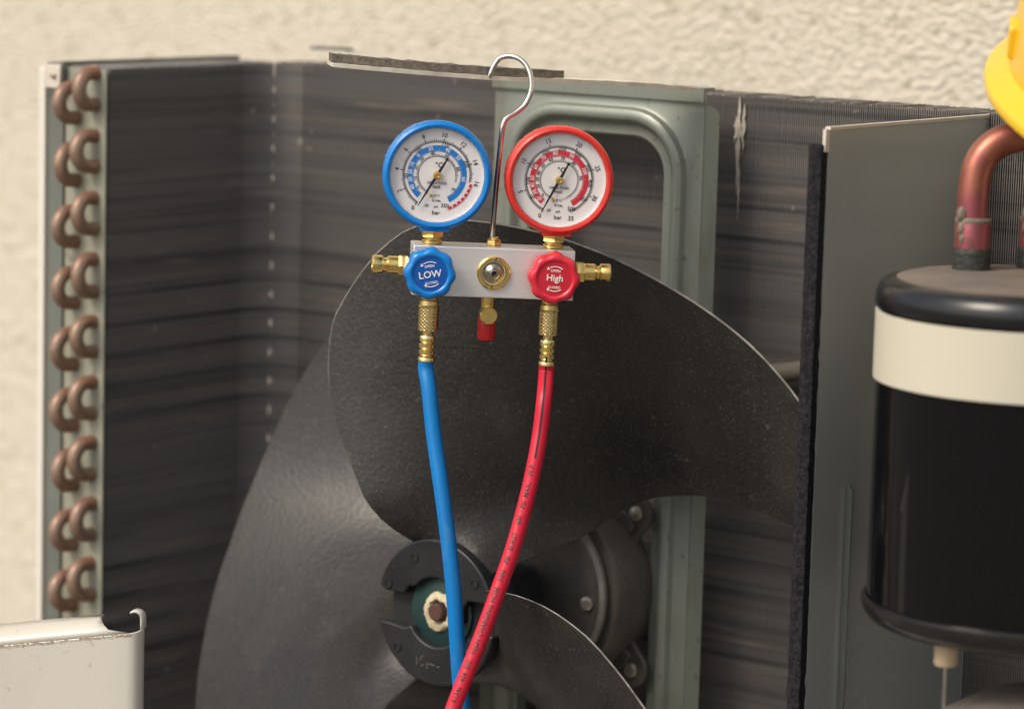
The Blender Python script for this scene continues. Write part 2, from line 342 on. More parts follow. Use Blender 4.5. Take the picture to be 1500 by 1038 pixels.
# --- condenser coil: L-shaped pack of upright fins, tubes through them, return bends on the end plate
XI, YB, RC, Y0 = -.316, .192, .030, .024          # inner faces, corner radius, front end of the side leg
XR = .60
def path(s, off):
    """point and outward normal along the inner face; s from the front of the side leg"""
    L1 = YB-RC-Y0; L2 = RC*pi/2
    if s < L1: return Vector((XI-off, Y0+s, 0)), Vector((-1,0,0))
    if s < L1+L2:
        a = (s-L1)/RC; n = Vector((-cos(a), sin(a), 0)); return Vector((XI+RC, YB-RC, 0)) + n*(RC+off), n
    return Vector((XI+RC+s-L1-L2, YB+off, 0)), Vector((0,1,0))
SL = (YB-RC-Y0)+RC*pi/2+(XR-XI-RC)
COIL = empty('condenser_coil'); COIL.parent = AC
b = MB(); st = .0016; T = .00034; n = int(SL/st)
for i in range(n):
    s = (i+.5)*st; p, nn = path(s, 0); t = Vector((-nn.y, nn.x, 0))
    j = random.uniform(-.00012, .00012); q = p + nn*(.038) + t*random.uniform(-.00012,.00012); p = p + nn*j
    k = T*1.7 if 0 < s-(YB-RC-Y0) < RC*pi/2 else T
    v = [p-t*k, p+t*k, q+t*k, q-t*k]
    b.add([(w.x,w.y,.06) for w in v]+[(w.x,w.y,TOP-.0012+random.uniform(-.0006,.0006)) for w in v], [(0,3,2,1),(4,5,6,7),(0,1,5,4),(1,2,6,5),(2,3,7,6),(3,0,4,7)])
tag(b.build('fin_pack', 'fin', COIL, fix=False), kind='stuff')
rows = [.7245-.02155*k for k in range(31)]
sp = [SL*i/150 for i in range(151)]
sp = [0] + [(YB-RC-Y0)+RC*pi/2*i/10 for i in range(11)] + [SL]
for col, off in ((0,.009),(1,.027)):
    b0 = None
    for z in rows[1::2] + rows[2::2] if col == 0 else rows:
        zz = z - (.0105 if col else 0)
        if zz < .07: continue
        if b0 is None:
            b = MB(); b.tube([path(s, off)[0] for s in sp], .0042, 8); b0 = b.build('coil_tube', 'tube', COIL); b0.location.z = zz
        else:
            o = b0.copy(); COL.objects.link(o); o.parent = COIL; o.location.z = zz
b = MB(); b.box(XI-.038, XI+.0006, Y0-.004, Y0-.0025, .05, TOP-.002)
b.build('end_plate', 'zinc', COIL)
# return bends
def bend_mesh():
    b = MB(); r = .0104; pts = [(0,0,r)] + [(0,-.002,r)] + [(0,-.0055-r*sin(pi*k/14), r*cos(pi*k/14)) for k in range(15)] + [(0,-.002,-r),(0,0,-r)]
    b.tube(pts, .0048, 14)
    return b
b0 = None
for col, (x, dz) in enumerate(((XI-.009, 0), (XI-.027, -.0105))):
    for k in range(14):
        z = .7245-.0104+.0005-.0431*k+dz
        if z < .09: continue
        if b0 is None: o = b0 = bend_mesh().build('return_bend', 'bend', COIL)
        else: o = b0.copy(); COL.objects.link(o); o.parent = COIL
        o.location = (x, Y0-.004, z); o.scale = (1.05,1.05,1.05*random.uniform(.96,1.04)); o.rotation_euler = (random.uniform(-.03,.03), random.uniform(-.05,.05), random.uniform(-.12,.1))
# combed-out fins
b = MB(); 
for k, (px, z1, z0, w) in enumerate(((.093,.728,.664,.0026),(.0965,.724,.690,.0022),(.0910,.715,.698,.0026),(.0945,.692,.648,.0015))):
    n = 14; pts = [(px+.0011*noise.noise(Vector((k*3.3,i*.6,1))), z1+(z0-z1)*i/n) for i in range(n+1)]; v = []; f = []
    for i, (x, z) in enumerate(pts):
        ww = w*sin(pi*min(1,.12+i/n*.86))*(.7+.5*noise.noise(Vector((i*.9,k,5)))); y = YB-.0006-.0016*abs(noise.noise(Vector((i*.8,k*2,2))))
        v += [(x-ww, y, z), (x+ww, y-.0009, z), (x+ww, y-.0005, z), (x-ww, y+.0004, z)]
    for i in range(n):
        for a in range(4): f.append((4*i+a, 4*i+(a+1)%4, 4*i+4+(a+1)%4, 4*i+4+a))
    b.add(v, f)
b.build('bent_fin', 'fin_bent', COIL)

# --- casing pieces round the coil
CS = empty('casing'); CS.parent = AC
b = MB(); b.box(-.3690, XI-.0385, Y0-.0062, Y0-.0045, .03, TOP-.02); b.box(-.3690, -.3675, Y0-.0044, .215, .03, TOP+.0008)
b.box(-.3670, -.352, Y0-.0095, Y0-.0064, TOP-.021, TOP+.001)
bevel(b.build('corner_post', 'zinc_dark', CS), .0008)
b = MB(); b.box(-.3680, -.3525, Y0-.0115, Y0-.0098, TOP-.017, TOP-.0005); o = bevel(b.build('fixing_tab', 'zinc_top', CS), .0006)
b = MB(); b.lathe([(.0022,0),(.0022,.0016),(.0014,.0022)], (-.358, Y0-.0116, TOP-.008), (0,-1,0), 12); b.build('screw', 'screw', CS)
b = MB(); b.box(-.3755, -.3696, Y0-.009, Y0+.002, .03, TOP-.003); bevel(b.build('corner_lip', 'whiteline', CS), .001)
b = MB(); b.box(-.318, -.284, YB+.045, YB+.055, TOP+.0072, TOP+.0095); b.build('rear_clip', 'zinc_dark', CS)
b = MB(); b.box(-.38, .62, -.06, .255, .02, .045); b.box(-.36,-.30,-.05,.25,0,.02); b.box(.50,.56,-.05,.25,0,.02); bevel(b.build('base_pan', 'whiteline', CS), .003)

# --- motor bracket: pressed-steel inverted U frame
BR = empty('motor_bracket'); BR.parent = AC
BY = .150
def uframe(prof, xl, xr, zt, zb, rc, bm, mi=0):
    """prof: (offset outward, y, corner radius or None for concentric)"""
    rings = []
    for off, y, cr in prof:
        r = rc+off if cr is None else cr; x1 = xr+off; x0 = xl-off; z1 = zt+off; pts = [(x1,zb)]
        for k in range(9): q = pi/2*k/8; pts.append((x1-r+r*cos(q), z1-r+r*sin(q)))
        for k in range(9): q = pi/2+pi/2*k/8; pts.append((x0+r+r*cos(q), z1-r+r*sin(q)))
        pts.append((x0,zb)); rings.append([(x,y,z) for x,z in pts])
    n = len(rings[0]); v = [p for r in rings for p in r]; f = []
    for i in range(len(rings)-1):
        for k in range(n-1): a = i*n+k; f.append((a,a+1,a+n+1,a+n))
    bm.add(v, f, mi, True)
b = MB()
pr = [(0,BY+.012,None),(0,BY+.0015,None),(.0015,BY,None),(.0065,BY,None),(.009,BY-.0015,None),(.0105,BY-.005,None),(.0125,BY-.0062,None),(.0155,BY-.0062,None),(.0178,BY-.005,None),(.0195,BY-.001,None),(.0215,BY,None),(.0268,BY,.022),(.0310,BY,.004),(.0312,BY+.0012,.004),(.0310,BY+.0025,.004),(.0215,BY+.0025,None),(.0015,BY+.0025,None)]
uframe(pr, -.046, .062, .700, .05, .024, b)
o = b.build('frame', 'bracket', BR)
es = o.modifiers.new('split', 'EDGE_SPLIT'); es.split_angle = rad(50)
b = MB(); hz = TOP-.006
poly = [(0,.05)] + [(0,hz)] + [(.0095-.009+.009*sin(rad(a)), hz-.009+.009*cos(rad(a))) for a in (0,18,36,54,72,90)] + [(.0095,.05)]
b.prism([(x,z) for x,z in poly], (.0936,BY-.0002,0), (.55,.83,0), Z, (.0015,-.001,0)); b.build('side_flange', 'bracket', BR)
b = MB(); b.box(-.078, .0938, BY-.002, BY+.010, TOP+.0036, TOP+.0052); b.box(-.078,.0938,BY-.003,BY-.0018,TOP-.004,TOP+.005); b.build('top_flange', 'bracket', BR)

# strip that runs forward from the bracket over the fan, a foam pad on it
ST = [P(1015,130,2.056), P(945,123.5,2.03), P(830,118,1.985), P(730,114,1.962), P(620,106,1.946), P(540,99,1.938), P(487,94,1.934)]
cv = spline(ST, 10)
def ribbon(bm, c, w0, w1, h0, h1, jit=0, mi=0):
    """sweep a flat bar along c: across from w0 to w1 (away from camera), from h0 to h1 upward"""
    v = []; f = []
    for i, p in enumerate(c):
        t = (c[min(i+1,len(c)-1)]-c[max(0,i-1)]); t.z = 0; t.normalize(); a = Vector((t.y, -t.x, 0))
        if a.dot(FW) < 0: a = -a
        j = jit*noise.noise(Vector((i*.9,2.2,mi))); k = jit*noise.noise(Vector((i*.7,9.2,mi)))
        wb = w1*lerp(i/(len(c)-1), [0,.12,.5,1], [.2,1,1,.95])
        v += [p+a*(w0+j)+Z*h0, p+a*wb+Z*h0, p+a*wb+Z*(h1+k), p+a*(w0+j)+Z*(h1+k)]
    n = len(c)
    for i in range(n-1):
        for k in range(4): f.append((4*i+k,4*i+(k+1)%4,4*i+4+(k+1)%4,4*i+4+k))
    f += [(0,1,2,3),(4*n-4,4*n-1,4*n-2,4*n-3)]
    bm.add(v, f, mi)
b = MB(); ribbon(b, cv, -.002, .030, -.0016, .0009, .0004); o = b.build('support_strip', 'strip', BR)
b = MB(); ribbon(b, [p.copy() for p in cv[20:]], .0030, .022, .0012, .0058, .0008); o = b.build('foam_pad', 'foam_grey', BR)

# --- fan motor
MO = empty('fan_motor', (0,0,.4)); MO.parent = AC
b = MB(); b.lathe([(.012,.078),(.012,.0945),(.030,.0955),(.047,.0965),(.0545,.0985),(.057,.103),(.057,.110)], (0,0,0), Y, 64)
b.lathe([(.058,.1102),(.0635,.111),(.0655,.114),(.0655,.149)], (0,0,0), Y, 64); b.build('motor_body', 'motor', MO)
b = MB(); b.lathe([(.0560,.1015),(.0592,.1035),(.0592,.1065),(.0572,.1085)], (0,0,0), Y, 64, close=False); b.build('front_rim', 'motor_rim', MO)
for k in range(4):
    q = rad((43,137,223,317)[k]); c = Vector((cos(q),0,sin(q))); t = Vector((-sin(q),0,cos(q)))
    poly = [(.055,-.016),(.073,-.0125)] + [(.0765+.0125*cos(a), .0125*sin(a)) for a in [rad(-80+16*i) for i in range(11)]] + [(.073,.0125),(.055,.016)]
    b = MB(); b.prism(poly, (0,.1405,0), c, t, (0,.004,0)); b.prism([(.0535,-.0075),(.0712,-.0072),(.0725,-.003),(.0725,.003),(.0712,.0072),(.0535,.0075)], (0,.1375,0), c, t, (0,.003,0))
    o = bevel(b.build('mounting_lug', 'motor', MO), .0008)
    b = MB(); b.lathe([(.0052,0),(.0052,.0008),(.0042,.0024),(.002,.0031)], c*.0775+Vector((0,.1404,0)), -Y, 20)
    b.build('screw', 'screw', MO)
b = MB(); q = rad(-2)
b.lathe([(.0045,0),(.0045,.003),(.003,.0045)], Vector((cos(q)*.0495,.0978,sin(q)*.0495)), (.35,-1,0), 14); b.build('screw', 'screw', MO)

# --- fan: hub and three swept blades
FAN = empty('fan', (0,0,.4)); FAN.parent = AC
GA = [10,34,41,50,60,70,80,90,100,115,130,150]; GY = [.125,.105,.098,.085,.062,.046,.028,.012,-.002,-.018,-.03,-.04]
LR = [.018,.040,.087,.13,.155,.173,.197,.216,.234,.246,.251]; LA = [119,119,120.5,120,118.5,116.5,113,107.5,102,97,92]
LR2 = [.018,.045,.075,.091,.114,.138,.155,.174,.200,.230,.251]; LA2 = [146,146,144,140,133,124.5,117.5,110.5,104,97,92]
LA3 = [132,131,130,126,122,118,114,107.5,102,97,92]
TR = [.018,.040,.065,.086,.119,.159,.182,.205,.228,.242,.251]; TA = [42,40,40,41.5,38,30,24,19,15.5,15.5,22]
def blade_pt(r, a, dy):
    y = lerp(a, GA, GY)
    for k in (-6,-3,3,6): y += lerp(a+k, GA, GY)
    y /= 5
    w = max(0, min(1, (r-.0455)/.042)); w = 1-(1-w)**2.2
    y = .0098*(1-w) + y*w
    return Vector((r*cos(rad(a)), y+dy, r*sin(rad(a))))
def blade_mesh(LR=LR, LA=LA, sweep=0, bead=1):
    nr, na = 30, 34; b = MB(); rs = [.020+(.251-.020)*(1-(1-i/nr)**1.25) for i in range(nr+1)]
    F = []; B = []; f = []
    for r in rs:
        a0 = lerp(r, LR, LA); a1 = lerp(r, TR, TA)
        for j in range(na+1):
            u = j/na; a = a0+(a1-a0)*u; th = .0026*(1 if .0 < u < 1 else .7)
            rr = r*(1+sweep*(r/.251)**3*lerp(a, [30,60,75,95], [.2,-.9,.2,2.0]))
            F.append(blade_pt(rr, a, 0)); B.append(blade_pt(rr, a, th + .004*max(0, 1-(r-.043)/.03)))
    m = na+1
    f = [(i*m+j, i*m+j+1, (i+1)*m+j+1, (i+1)*m+j) for i in range(nr) for j in range(na)]
    k = len(F); b.add(F, f, 0, True); b.add(B, [q[::-1] for q in f], 0, True)
    loop = [i*m for i in range(nr+1)] + [nr*m+j for j in range(1, na+1)] + [i*m+na for i in range(nr-1, -1, -1)]
    e = [F[i] for i in loop] + [B[i] for i in loop]; L = len(loop); lead = nr+na*0.93
    for i in range(L-1): b.add([F[loop[i]], F[loop[i+1]], B[loop[i+1]], B[loop[i]]], [(0,1,2,3)], 1 if i < lead else 0, False)
    b.add([F[loop[0]],F[loop[-1]],B[loop[-1]],B[loop[0]]], [(0,1,2,3)], 0)
    b.tube([(F[i]+B[i])/2 for i in loop[9:nr+na-1]], [(.0003+.0005*min(1,i/8))*bead for i in range(nr+na-10)], 8, 1)
    return b
bl = blade_mesh().build('blade', ['blade','blade_edge'], FAN)
bl2 = None
o = blade_mesh(LR, LA3, .024, .35).build('blade', ['blade','blade_edge'], FAN); o.rotation_euler = (0, -rad(120), 0); o.scale = (.965,1.06,.965)
o = blade_mesh(LR2, LA2).build('blade', ['blade','blade_edge'], FAN); o.rotation_euler = (0, rad(120), 0)
HR = .0475
b = MB(); b.lathe([(.020,.0085),(.0415,.0085),(.0425,.0100),(.0445,.026),(.040,.034),(.026,.040),(.020,.088)], (0,0,0), Y, 72); b.build('hub', 'hub', FAN)
def arc(r, a0, a1, n): return [(r*cos(rad(a0+(a1-a0)*i/n)), r*sin(rad(a0+(a1-a0)*i/n))) for i in range(n+1)]
up = arc(HR, 14, 166, 40) + [(-.041,.0085),(-.026,.0085),(-.0225,.014)] + arc(.0225, 140, 60, 10) + [(.0165,.0105),(.0165,-.004),(.0195,-.006),(.0225,-.003),(.0225,.006),(.026,.0115)]
lo = arc(HR, 194, 350, 40) + [(.034,-.008),(.031,-.022)] + arc(.0225, -45, -150, 12) + [(-.025,-.0135),(-.033,-.0125)]
b = MB(); b.prism(up, (0,0,0), X, Z, (0,.0084,0)); bevel(b.build('hub_plate', 'hub', FAN), .0013, 3, 50)
b = MB(); b.prism(lo, (0,0,0), X, Z, (0,.0084,0)); bevel(b.build('hub_plate', 'hub', FAN), .0013, 3, 50)
b = MB(); b.lathe([(.0245,.0084),(.0245,.0066),(.0232,.0058),(.0005,.0052)], (0,0,0), Y, 40); b.build('teal_washer', 'teal', FAN)
b = MB(); b.lathe([(.0126,.0056),(.0121,.0036),(.0104,.0028),(.0080,.003),(.0066,.0052)], (0,0,0), Y, 44, mod=lambda q,j: 1+.16*noise.noise(Vector((cos(q)*2.2,sin(q)*2.2,j*.3)))+.09*noise.noise(Vector((cos(q)*6,sin(q)*6,1))), close=False); b.build('painted_nut', 'cream', FAN)
b = MB(); b.lathe([(.0058,.006),(.0058,.0008),(.0050,-.0002),(.0004,-.0004)], (0,0,0), Y, 24); b.build('shaft', 'rust', FAN)
for x, z in ((-.0175,.0335),(-.0385,.0135),(-.030,-.027),(.0315,.024)):
    b = MB(); b.lathe([(.0034,-.0002),(.0030,-.0009),(.0022,-.0009),(.0020,-.0002)], (x,0,z), Y, 18, close=False); b.lathe([(.0021,-.0003),(.0004,-.0003)], (x,0,z), Y, 14, mi=1, close=False); b.build('screw_hole', ['hub','black'], FAN)  # screw holes: a black disc paints in the dark of each hole
b = MB()
for i, (x, z, dx, dz) in enumerate(((-.014,-.031,.0003,-.005),(-.011,-.0325,.0026,.0032),(-.0105,-.0365,.0028,.0012),(-.006,-.0335,.0010,-.0042),(-.0045,-.0345,.0034,.0006),(-.0015,-.0345,.0026,.0002),(.003,-.0350,.0018,.0002))):
    b.obox((x,-.0004,z), (dx,0,dz), Vector((-dz,0,dx)).normalized()*.0004, (0,.0002,0))
b.build('chalk_mark', 'motor_rim', FAN)

# --- partition between fan and compressor bay, foam on its front edge
PA = empty('partition'); PA.parent = AC
b = MB(); b.box(.2752, .2766, .004, .199, .045, TOP-.004); b.build('sheet', 'partition', PA)
b = MB(); b.box(.2752, .2772, -.0005, .0036, TOP-.016, TOP-.003); b.box(.2738, .2772, .0042, .198, TOP-.0038, TOP-.0018); b.build('top_lip', 'zinc_top', PA)
nz = 110; v = []; f = []
for i in range(nz+1):
    z = .05+(TOP-.012-.05)*i/nz; c = [(.2675,.0035),(.2672,-.0025),(.271,-.0045),(.2762,-.003),(.2762,.0035)]
    for k, (x, y) in enumerate(c): v.append((x+.0008*noise.noise(Vector((z*160,k*3,0))), y+.0009*noise.noise(Vector((z*160,k*3,7))), z))
for i in range(nz):
    for k in range(5): f.append((5*i+k,5*i+(k+1)%5,5*i+5+(k+1)%5,5*i+5+k))
f.append((5*nz,5*nz+1,5*nz+2,5*nz+3,5*nz+4)); b = MB(); b.add(v, f); b.build('edge_foam', 'foam_black', PA)
b = MB(); b.box(.2775, .2790, .040, .0412, .045, .515); b.box(.2790,.2806,.0402,.0412,.045,.513); b.build('stiffener', 'zinc_dark', PA)

# --- conduit crossing behind the blade
b = MB(); b.tube(spline([(.2665,.105,.592),(.22,.150,.573),(.175,.170,.560),(.11,.18,.548),(.0,.180,.542)], 8), .0066, 14); b.build('conduit', 'pipe', AC)

# --- black tank in the compressor bay
TX, TY, TRD = .407, .014, .0860
TK = empty('refrigerant_tank', (TX,TY,0)); TK.parent = AC
zc = lambda y: P(1490-222, y, 1.80).z
z_ct, z_cb, z_lt, z_lb, z_bt = .651, .6335, .6325, .594, .469
b = MB(); b.lathe([(TRD-.006,z_bt-.012),(TRD-.002,z_bt-.008),(TRD-.001,z_bt),(TRD-.001,z_cb)], (0,0,0), Z, 96); b.build('body', 'tank', TK)
b = MB(); b.lathe([(TRD+.0003,z_lb),(TRD+.0007,z_lb+.0004),(TRD+.0007,z_lt-.0004),(TRD-.0008,z_lt)], (0,0,0), Z, 96, close=False); b.build('label_band', 'band', TK)
b = MB(); b.lathe([(TRD-.006,z_bt-.0125),(TRD-.002,z_bt-.0105),(TRD+.0012,z_bt-.006),(TRD+.0024,z_bt-.002),(TRD+.0018,z_bt+.0006),(TRD-.0005,z_bt+.0014)], (0,0,0), Z, 96, close=False); b.lathe([(.02,z_bt-.0150),(TRD-.010,z_bt-.0130),(TRD-.006,z_bt-.0124)], (0,0,0), Z, 96); b.build('bottom_rim', 'rim', TK)
b = MB(); b.lathe([(TRD-.003,z_lt+.0004),(TRD+.0004,z_lt+.0016),(TRD+.0014,z_lt+.004),(TRD+.001,z_ct-.009),(TRD-.001,z_ct-.004),(TRD-.0045,z_ct-.0012),(TRD-.010,z_ct-.0002)], (0,0,0), Z, 96, close=False); cp = b.build('cap', 'cap', TK)
b = MB(); b.lathe([(TRD-.0102,z_ct-.0002),(TRD-.013,z_ct+.0004),(TRD-.030,z_ct+.0012),(.001,z_ct+.0016)], (0,0,0), Z, 96, close=False); b.build('cap_top', 'cap_dust', TK)
q = P(1386,948,1.765)-Vector((TX,TY,0))
b = MB(); b.lathe([(.0062,z_bt-.0135),(.0066,z_bt-.0165),(.0066,z_bt-.0255),(.0058,z_bt-.0267)], (q.x,q.y,0), Z, 24); nz_ = b.build('nozzle', 'nozzle', TK)
b = MB(); b.tube([(q.x,q.y,z_bt-.0262),(q.x+.0004,q.y,z_bt-.06),(q.x-.0006,q.y,z_bt-.11),(q.x,q.y+.01,.30)], .0009, 8); b.build('wire', 'steel', TK)
# compressor below
b = MB(); b.lathe([(.098,.06),(.098,.36),(.094,.385),(.080,.405),(.058,.418),(.03,.4245),(.002,.4262)], (0,0,0), Z, 72); o = b.build('compressor', 'dome', AC); o.location = (.452,.006,0)

# --- copper pipes on the tank
def copper_pipe(pts, zb):
    c = spline(pts, 10); b = MB(); b.tube(c, .0089, 24); o = b.build('copper_pipe', 'copper', AC)
    p = Vector(pts[0])
    b = MB(); b.lathe([(.0090,0),(.0101,.0008),(.0101,.017),(.0097,.0178),(.0090,.018)], p+Z*.011, Z, 28, close=False); b.build('sleeve', 'copper', o)
    b = MB(); b.lathe([(.0092,.0265),(.0104,.0276),(.0104,.0292),(.0092,.0305)], p, Z, 28, mod=lambda q,j: 1+.05*noise.noise(Vector((q*3,j,p.x*30)))+.03*noise.noise(Vector((q*9,j,2))), close=False)
    for k, (a, h, r) in enumerate(((252,.0320,.0032),(257,.0245,.0028),(243,.0225,.0016),(262,.0185,.0023))):
        a = rad(a)
        b.lathe([(.0002,-r*1.6),(r*.7,-r*1.1),(r,0),(r*.75,r*1.0),(.0002,r*1.6)], p+Vector((cos(a)*.0088,sin(a)*.0088,h)), Z, 9, close=False)
    b.build('solder_joint', 'solder', o)
    b = MB(); b.lathe([(.0100,-.001),(.0109,.0008)]+[(.0106+.0005*(i%2),.002+i*.0016) for i in range(7)]+[(.0098,.0138)], p, Z, 40, mod=lambda q,j: 1+.03*noise.noise(Vector((q*5,j*1.3,4))), close=False); b.build('insulation_tape', 'tape', o)
    return o
copper_pipe([(.3605,.026,.6515),(.3600,.026,.672),(.3592,.027,.695),(.3605,.030,.712),(.3680,.036,.7235),(.381,.046,.7285),(.400,.060,.729),(.425,.080,.728)], .65)
p2 = P(1516,402,1.835)
copper_pipe([(p2.x+a, p2.y+c, .6515+z) for a, c, z in ((0,0,0),(0,0,.0205),(0,.001,.0405),(.002,.004,.0565),(.010,.012,.0665),(.025,.025,.0705),(.040,.038,.0705))], .65)

# ------------------------------------------------------------------ manifold gauge set
MG = empty('manifold_gauge_set', P(720,396,1.955))
MG.rotation_euler = (Matrix.Rotation(rad(37+6), 4, 'Z') @ Matrix.Rotation(rad(1.3), 4, 'Y')).to_euler()
tag(MG, 'two dial manifold gauge set hanging by a wire hook in front of the fan', 'manifold gauge')
mm = .001
b = MB(); b.box(-.0492,.0492,-.0135,.0135,-.0152,.0152); bevel(b.build('manifold_block', 'alu', MG), .0007, 3)

def hexn(r): return lambda q, j: r
def hexprism(bm, r, h0, h1, o, ax, mi=0):
    bm.lathe([(r*.93,h0),(r,h0+.0006),(r,h1-.0006),(r*.93,h1)], o, ax, 6, mi, smooth=False)

def gauge(x, body, band, majors, subs, inner, temps, rings, needle, redzone):
    cy, cz = -.004, .0580
    g = MB()
    # housing seen from the side, knurled edge, bezel lip
    def kn(q, j): return 1 + (.012 if (int(q/(2*pi)*150) % 2) else 0)
    g.lathe([(.026,.017),(.0305,.0155),(.0312,.008)], (x,cy,cz), Y, 96, close=False)
    g.lathe([(.0312,.008),(.0315,.0075),(.0315,-.006),(.0312,-.0065)], (x,cy,cz), Y, 150, mod=kn, close=False, smooth=False)
    g.lathe([(.0312,-.0065),(.0325,-.0068),(.0329,-.0078),(.0329,-.0125),(.0322,-.0146),(.0306,-.0156),(.0292,-.0152),(.0284,-.0135),(.0280,-.0095)], (x,cy,cz), Y, 96, close=False)
    o = g.build('pressure_gauge', body, MG)
    dy = cy-.0098
    d = MB(); d.lathe([(.0281,0),(.0281,-.0006),(.0005,-.0006)], (x,dy,cz), Y, 72, close=False); d.build('dial', 'dial', o)
    d = MB(); d.lathe([(.0281,-.0100),(.0277,-.0112),(.0279,-.0128),(.0283,-.0134)], (x,cy,cz), Y, 72, close=False); d.build('lens_ring', 'lens_ring', o)
    R = .0274; yo = dy-.0008; c = Vector((x,yo,cz)); c2 = c-Y*.00015
    w = MB()
    w.ring(R*.52, R*.655, band[0]+3, band[1]+3, c, X, Z, 80); w.build('coloured_scale', rings, o)
    if redzone:
        w = MB(); n = 7
        for i in range(n):
            a0 = redzone[0]+(redzone[1]-redzone[0])*i/n; a1 = redzone[0]+(redzone[1]-redzone[0])*(i+.72)/n
            w.ring(R*.745, R*.80, a0+3, a1+3, c, X, Z, 6)
        w.ring(R*.79, R*.808, redzone[0]+3, redzone[1]+3, c2, X, Z, 20); w.build('red_zone', 'band_red', o)
    k = MB(); wh = MB()
    def tick(a, r0, r1, wd, mb=k, cc=c):
        q = rad(a+3); d_ = X*cos(q)+Z*sin(q); t = Z*cos(q)-X*sin(q)
        mb.add([cc+d_*r0*R-t*wd, cc+d_*r1*R-t*wd, cc+d_*r1*R+t*wd, cc+d_*r0*R+t*wd], [(0,1,2,3)])
    def num(s, a, r, h, mb=k, cc=c, rot=True):
        q = rad(a+3); d_ = X*cos(q)+Z*sin(q); u = (X*sin(q)-Z*cos(q)) if rot else X; ww = d_ if rot else Z
        if rot and sin(q) < -.55: u = X*.9+u*.1; u.normalize(); ww = Z.copy(); ww = (Z - u*Z.dot(u)).normalized()
        mb.text(s, h, cc+d_*(r*R), u, ww, 0, .95)
    a_ = [p[1] for p in majors]
    for s, a in majors: num(s, a, .89, .0029)
    for i in range(len(a_)-1):
        for q in range(subs):
            a = a_[i]+(a_[i+1]-a_[i])*q/subs; tick(a, .725, .81 if q == 0 else (.795 if q*2 == subs else .775), .00024 if q else .00032)
    k.ring(R*.718, R*.732, a_[0]+3, a_[-1]+3, c, X, Z, 90)
    for s, a in inner: num(s, a, .695, .0025)
    for i in range(60):
        a = a_[0]+8+(a_[-1]-a_[0]-14)*i/59; tick(a, .405, .455 if i % 5 else .47, .00016)
    k.ring(R*.405, R*.415, a_[0]+11, a_[-1]+10, c, X, Z, 60)
    for s, a in temps: num(s, a, .487, .0021)
    for i, (s, a) in enumerate(rings_t): num(s, a, .60, .0024, wh, c2)
    for i in range(70):
        a = band[0]-4+(band[1]-band[0]+10)*i/69; tick(a, .525, .553 if i % 5 else .575, .00009, wh, c2)
    k.text('°C', .0034, c+X*.001+Z*.0062, X, Z); k.text('VIBRATION', .0017, c-Z*.0048, X, Z); k.text('FREE', .0017, c-Z*.0072, X, Z)
    k.text('R12', .0015, c+X*.0006-Z*.0122, X, Z); k.text('R134a', .0015, c+X*.0004-Z*.0154, X, Z); k.text('psi', .0021, c+X*.0002-Z*.0192, X, Z); k.text('bar', .0026, c+X*.0004-Z*.0226, X, Z)
    k.text('-30', .0018, c-X*.0058-Z*.0185, X, Z)
    k.build('dial_print', 'ink', o); wh.build('scale_print', 'ink_white', o)
    nd = MB(); q = rad(needle+3); d_ = X*cos(q)+Z*sin(q); t = Z*cos(q)-X*sin(q); p = c-Y*.0016
    nd.prism([(-.0108,.0005),(-.0102,.0014),(-.0128,0),(-.0102,-.0014),(-.0108,-.0005),(0,-.0010),(.0215,-.00028),(.0215,.00028),(0,.0010)][::-1], p, d_, t, (0,-.0003,0))
    ne = nd.build('needle', 'ink', o)
    s = MB(); s.lathe([(.0025,.0012),(.0025,-.0006),(.0020,-.0013),(.0012,-.0014),(.0010,-.0009),(.0003,-.0009)], p, Y, 24); s.build('needle_hub', 'brass', o)
    s = MB(); s.lathe([(.0010,0),(.0010,-.0012),(.0003,-.0013)], c+Vector((-.0030,0,-.0122)), Y, 14); s.build('stop_pin', 'brass', o)
    s = MB(); s.lathe([(.0283,-.0128),(.0272,-.0145),(.024,-.0152),(.012,-.0158),(.0005,-.016)], (x,cy,cz), Y, 64, close=False); s.build('lens', 'lens', o)
    s = MB(); s.lathe([(.0062,.0155),(.0062,.0172),(.0052,.0176),(.0052,.0193)], (x,0,0), Z, 24); hexprism(s, .0072, .0192, .0262, (x,0,0), Z); s.lathe([(.005,.0255),(.005,.0300)], (x,0,0), Z, 20); s.build('stem', 'brass', o)
    s = MB(); s.box(x-.0088, x+.0088, cy-.0136, cy+.010, cz-.0340, cz-.0312); bevel(s.build('stem_boss', body, o), .0008)
    return o
rings_t = [('40',205),('30',188),('20',172),('10',155),('0',133),('30',103),('40',66),('50',38),('60',-10)]
gauge(-.0372, 'blue', (-66,228), [('0',233),('2',202),('4',170.5),('6',140),('8',109),('10',78),('12',48),('14',17),('16',-14)], 10,
      [('50',181),('100',126),('150',73),('200',20),('350',-76)], [('0',212),('10',187),('20',160),('30',133),('40',100),('50',62),('60',15),('70',-42)], 'band_blue', 237, (-16,-74))
rings_t = [('20',222),('30',205),('40',190),('50',175),('60',150),('70',125),('80',98),('90',62),('100',18)]
gauge(.0368, 'red', (-62,232), [('0',241),('5',196),('10',151),('15',105),('20',60),('25',16),('30',-28),('35',-73)], 15,
      [('50',211),('100',180),('150',149),('200',116),('250',84),('300',53),('350',22),('400',-7),('450',-38),('500',-67)], [('0',222),('20',196),('30',177),('40',160),('50',138),('60',112),('70',80),('80',48),('90',5)], 'band_red', 240, None)

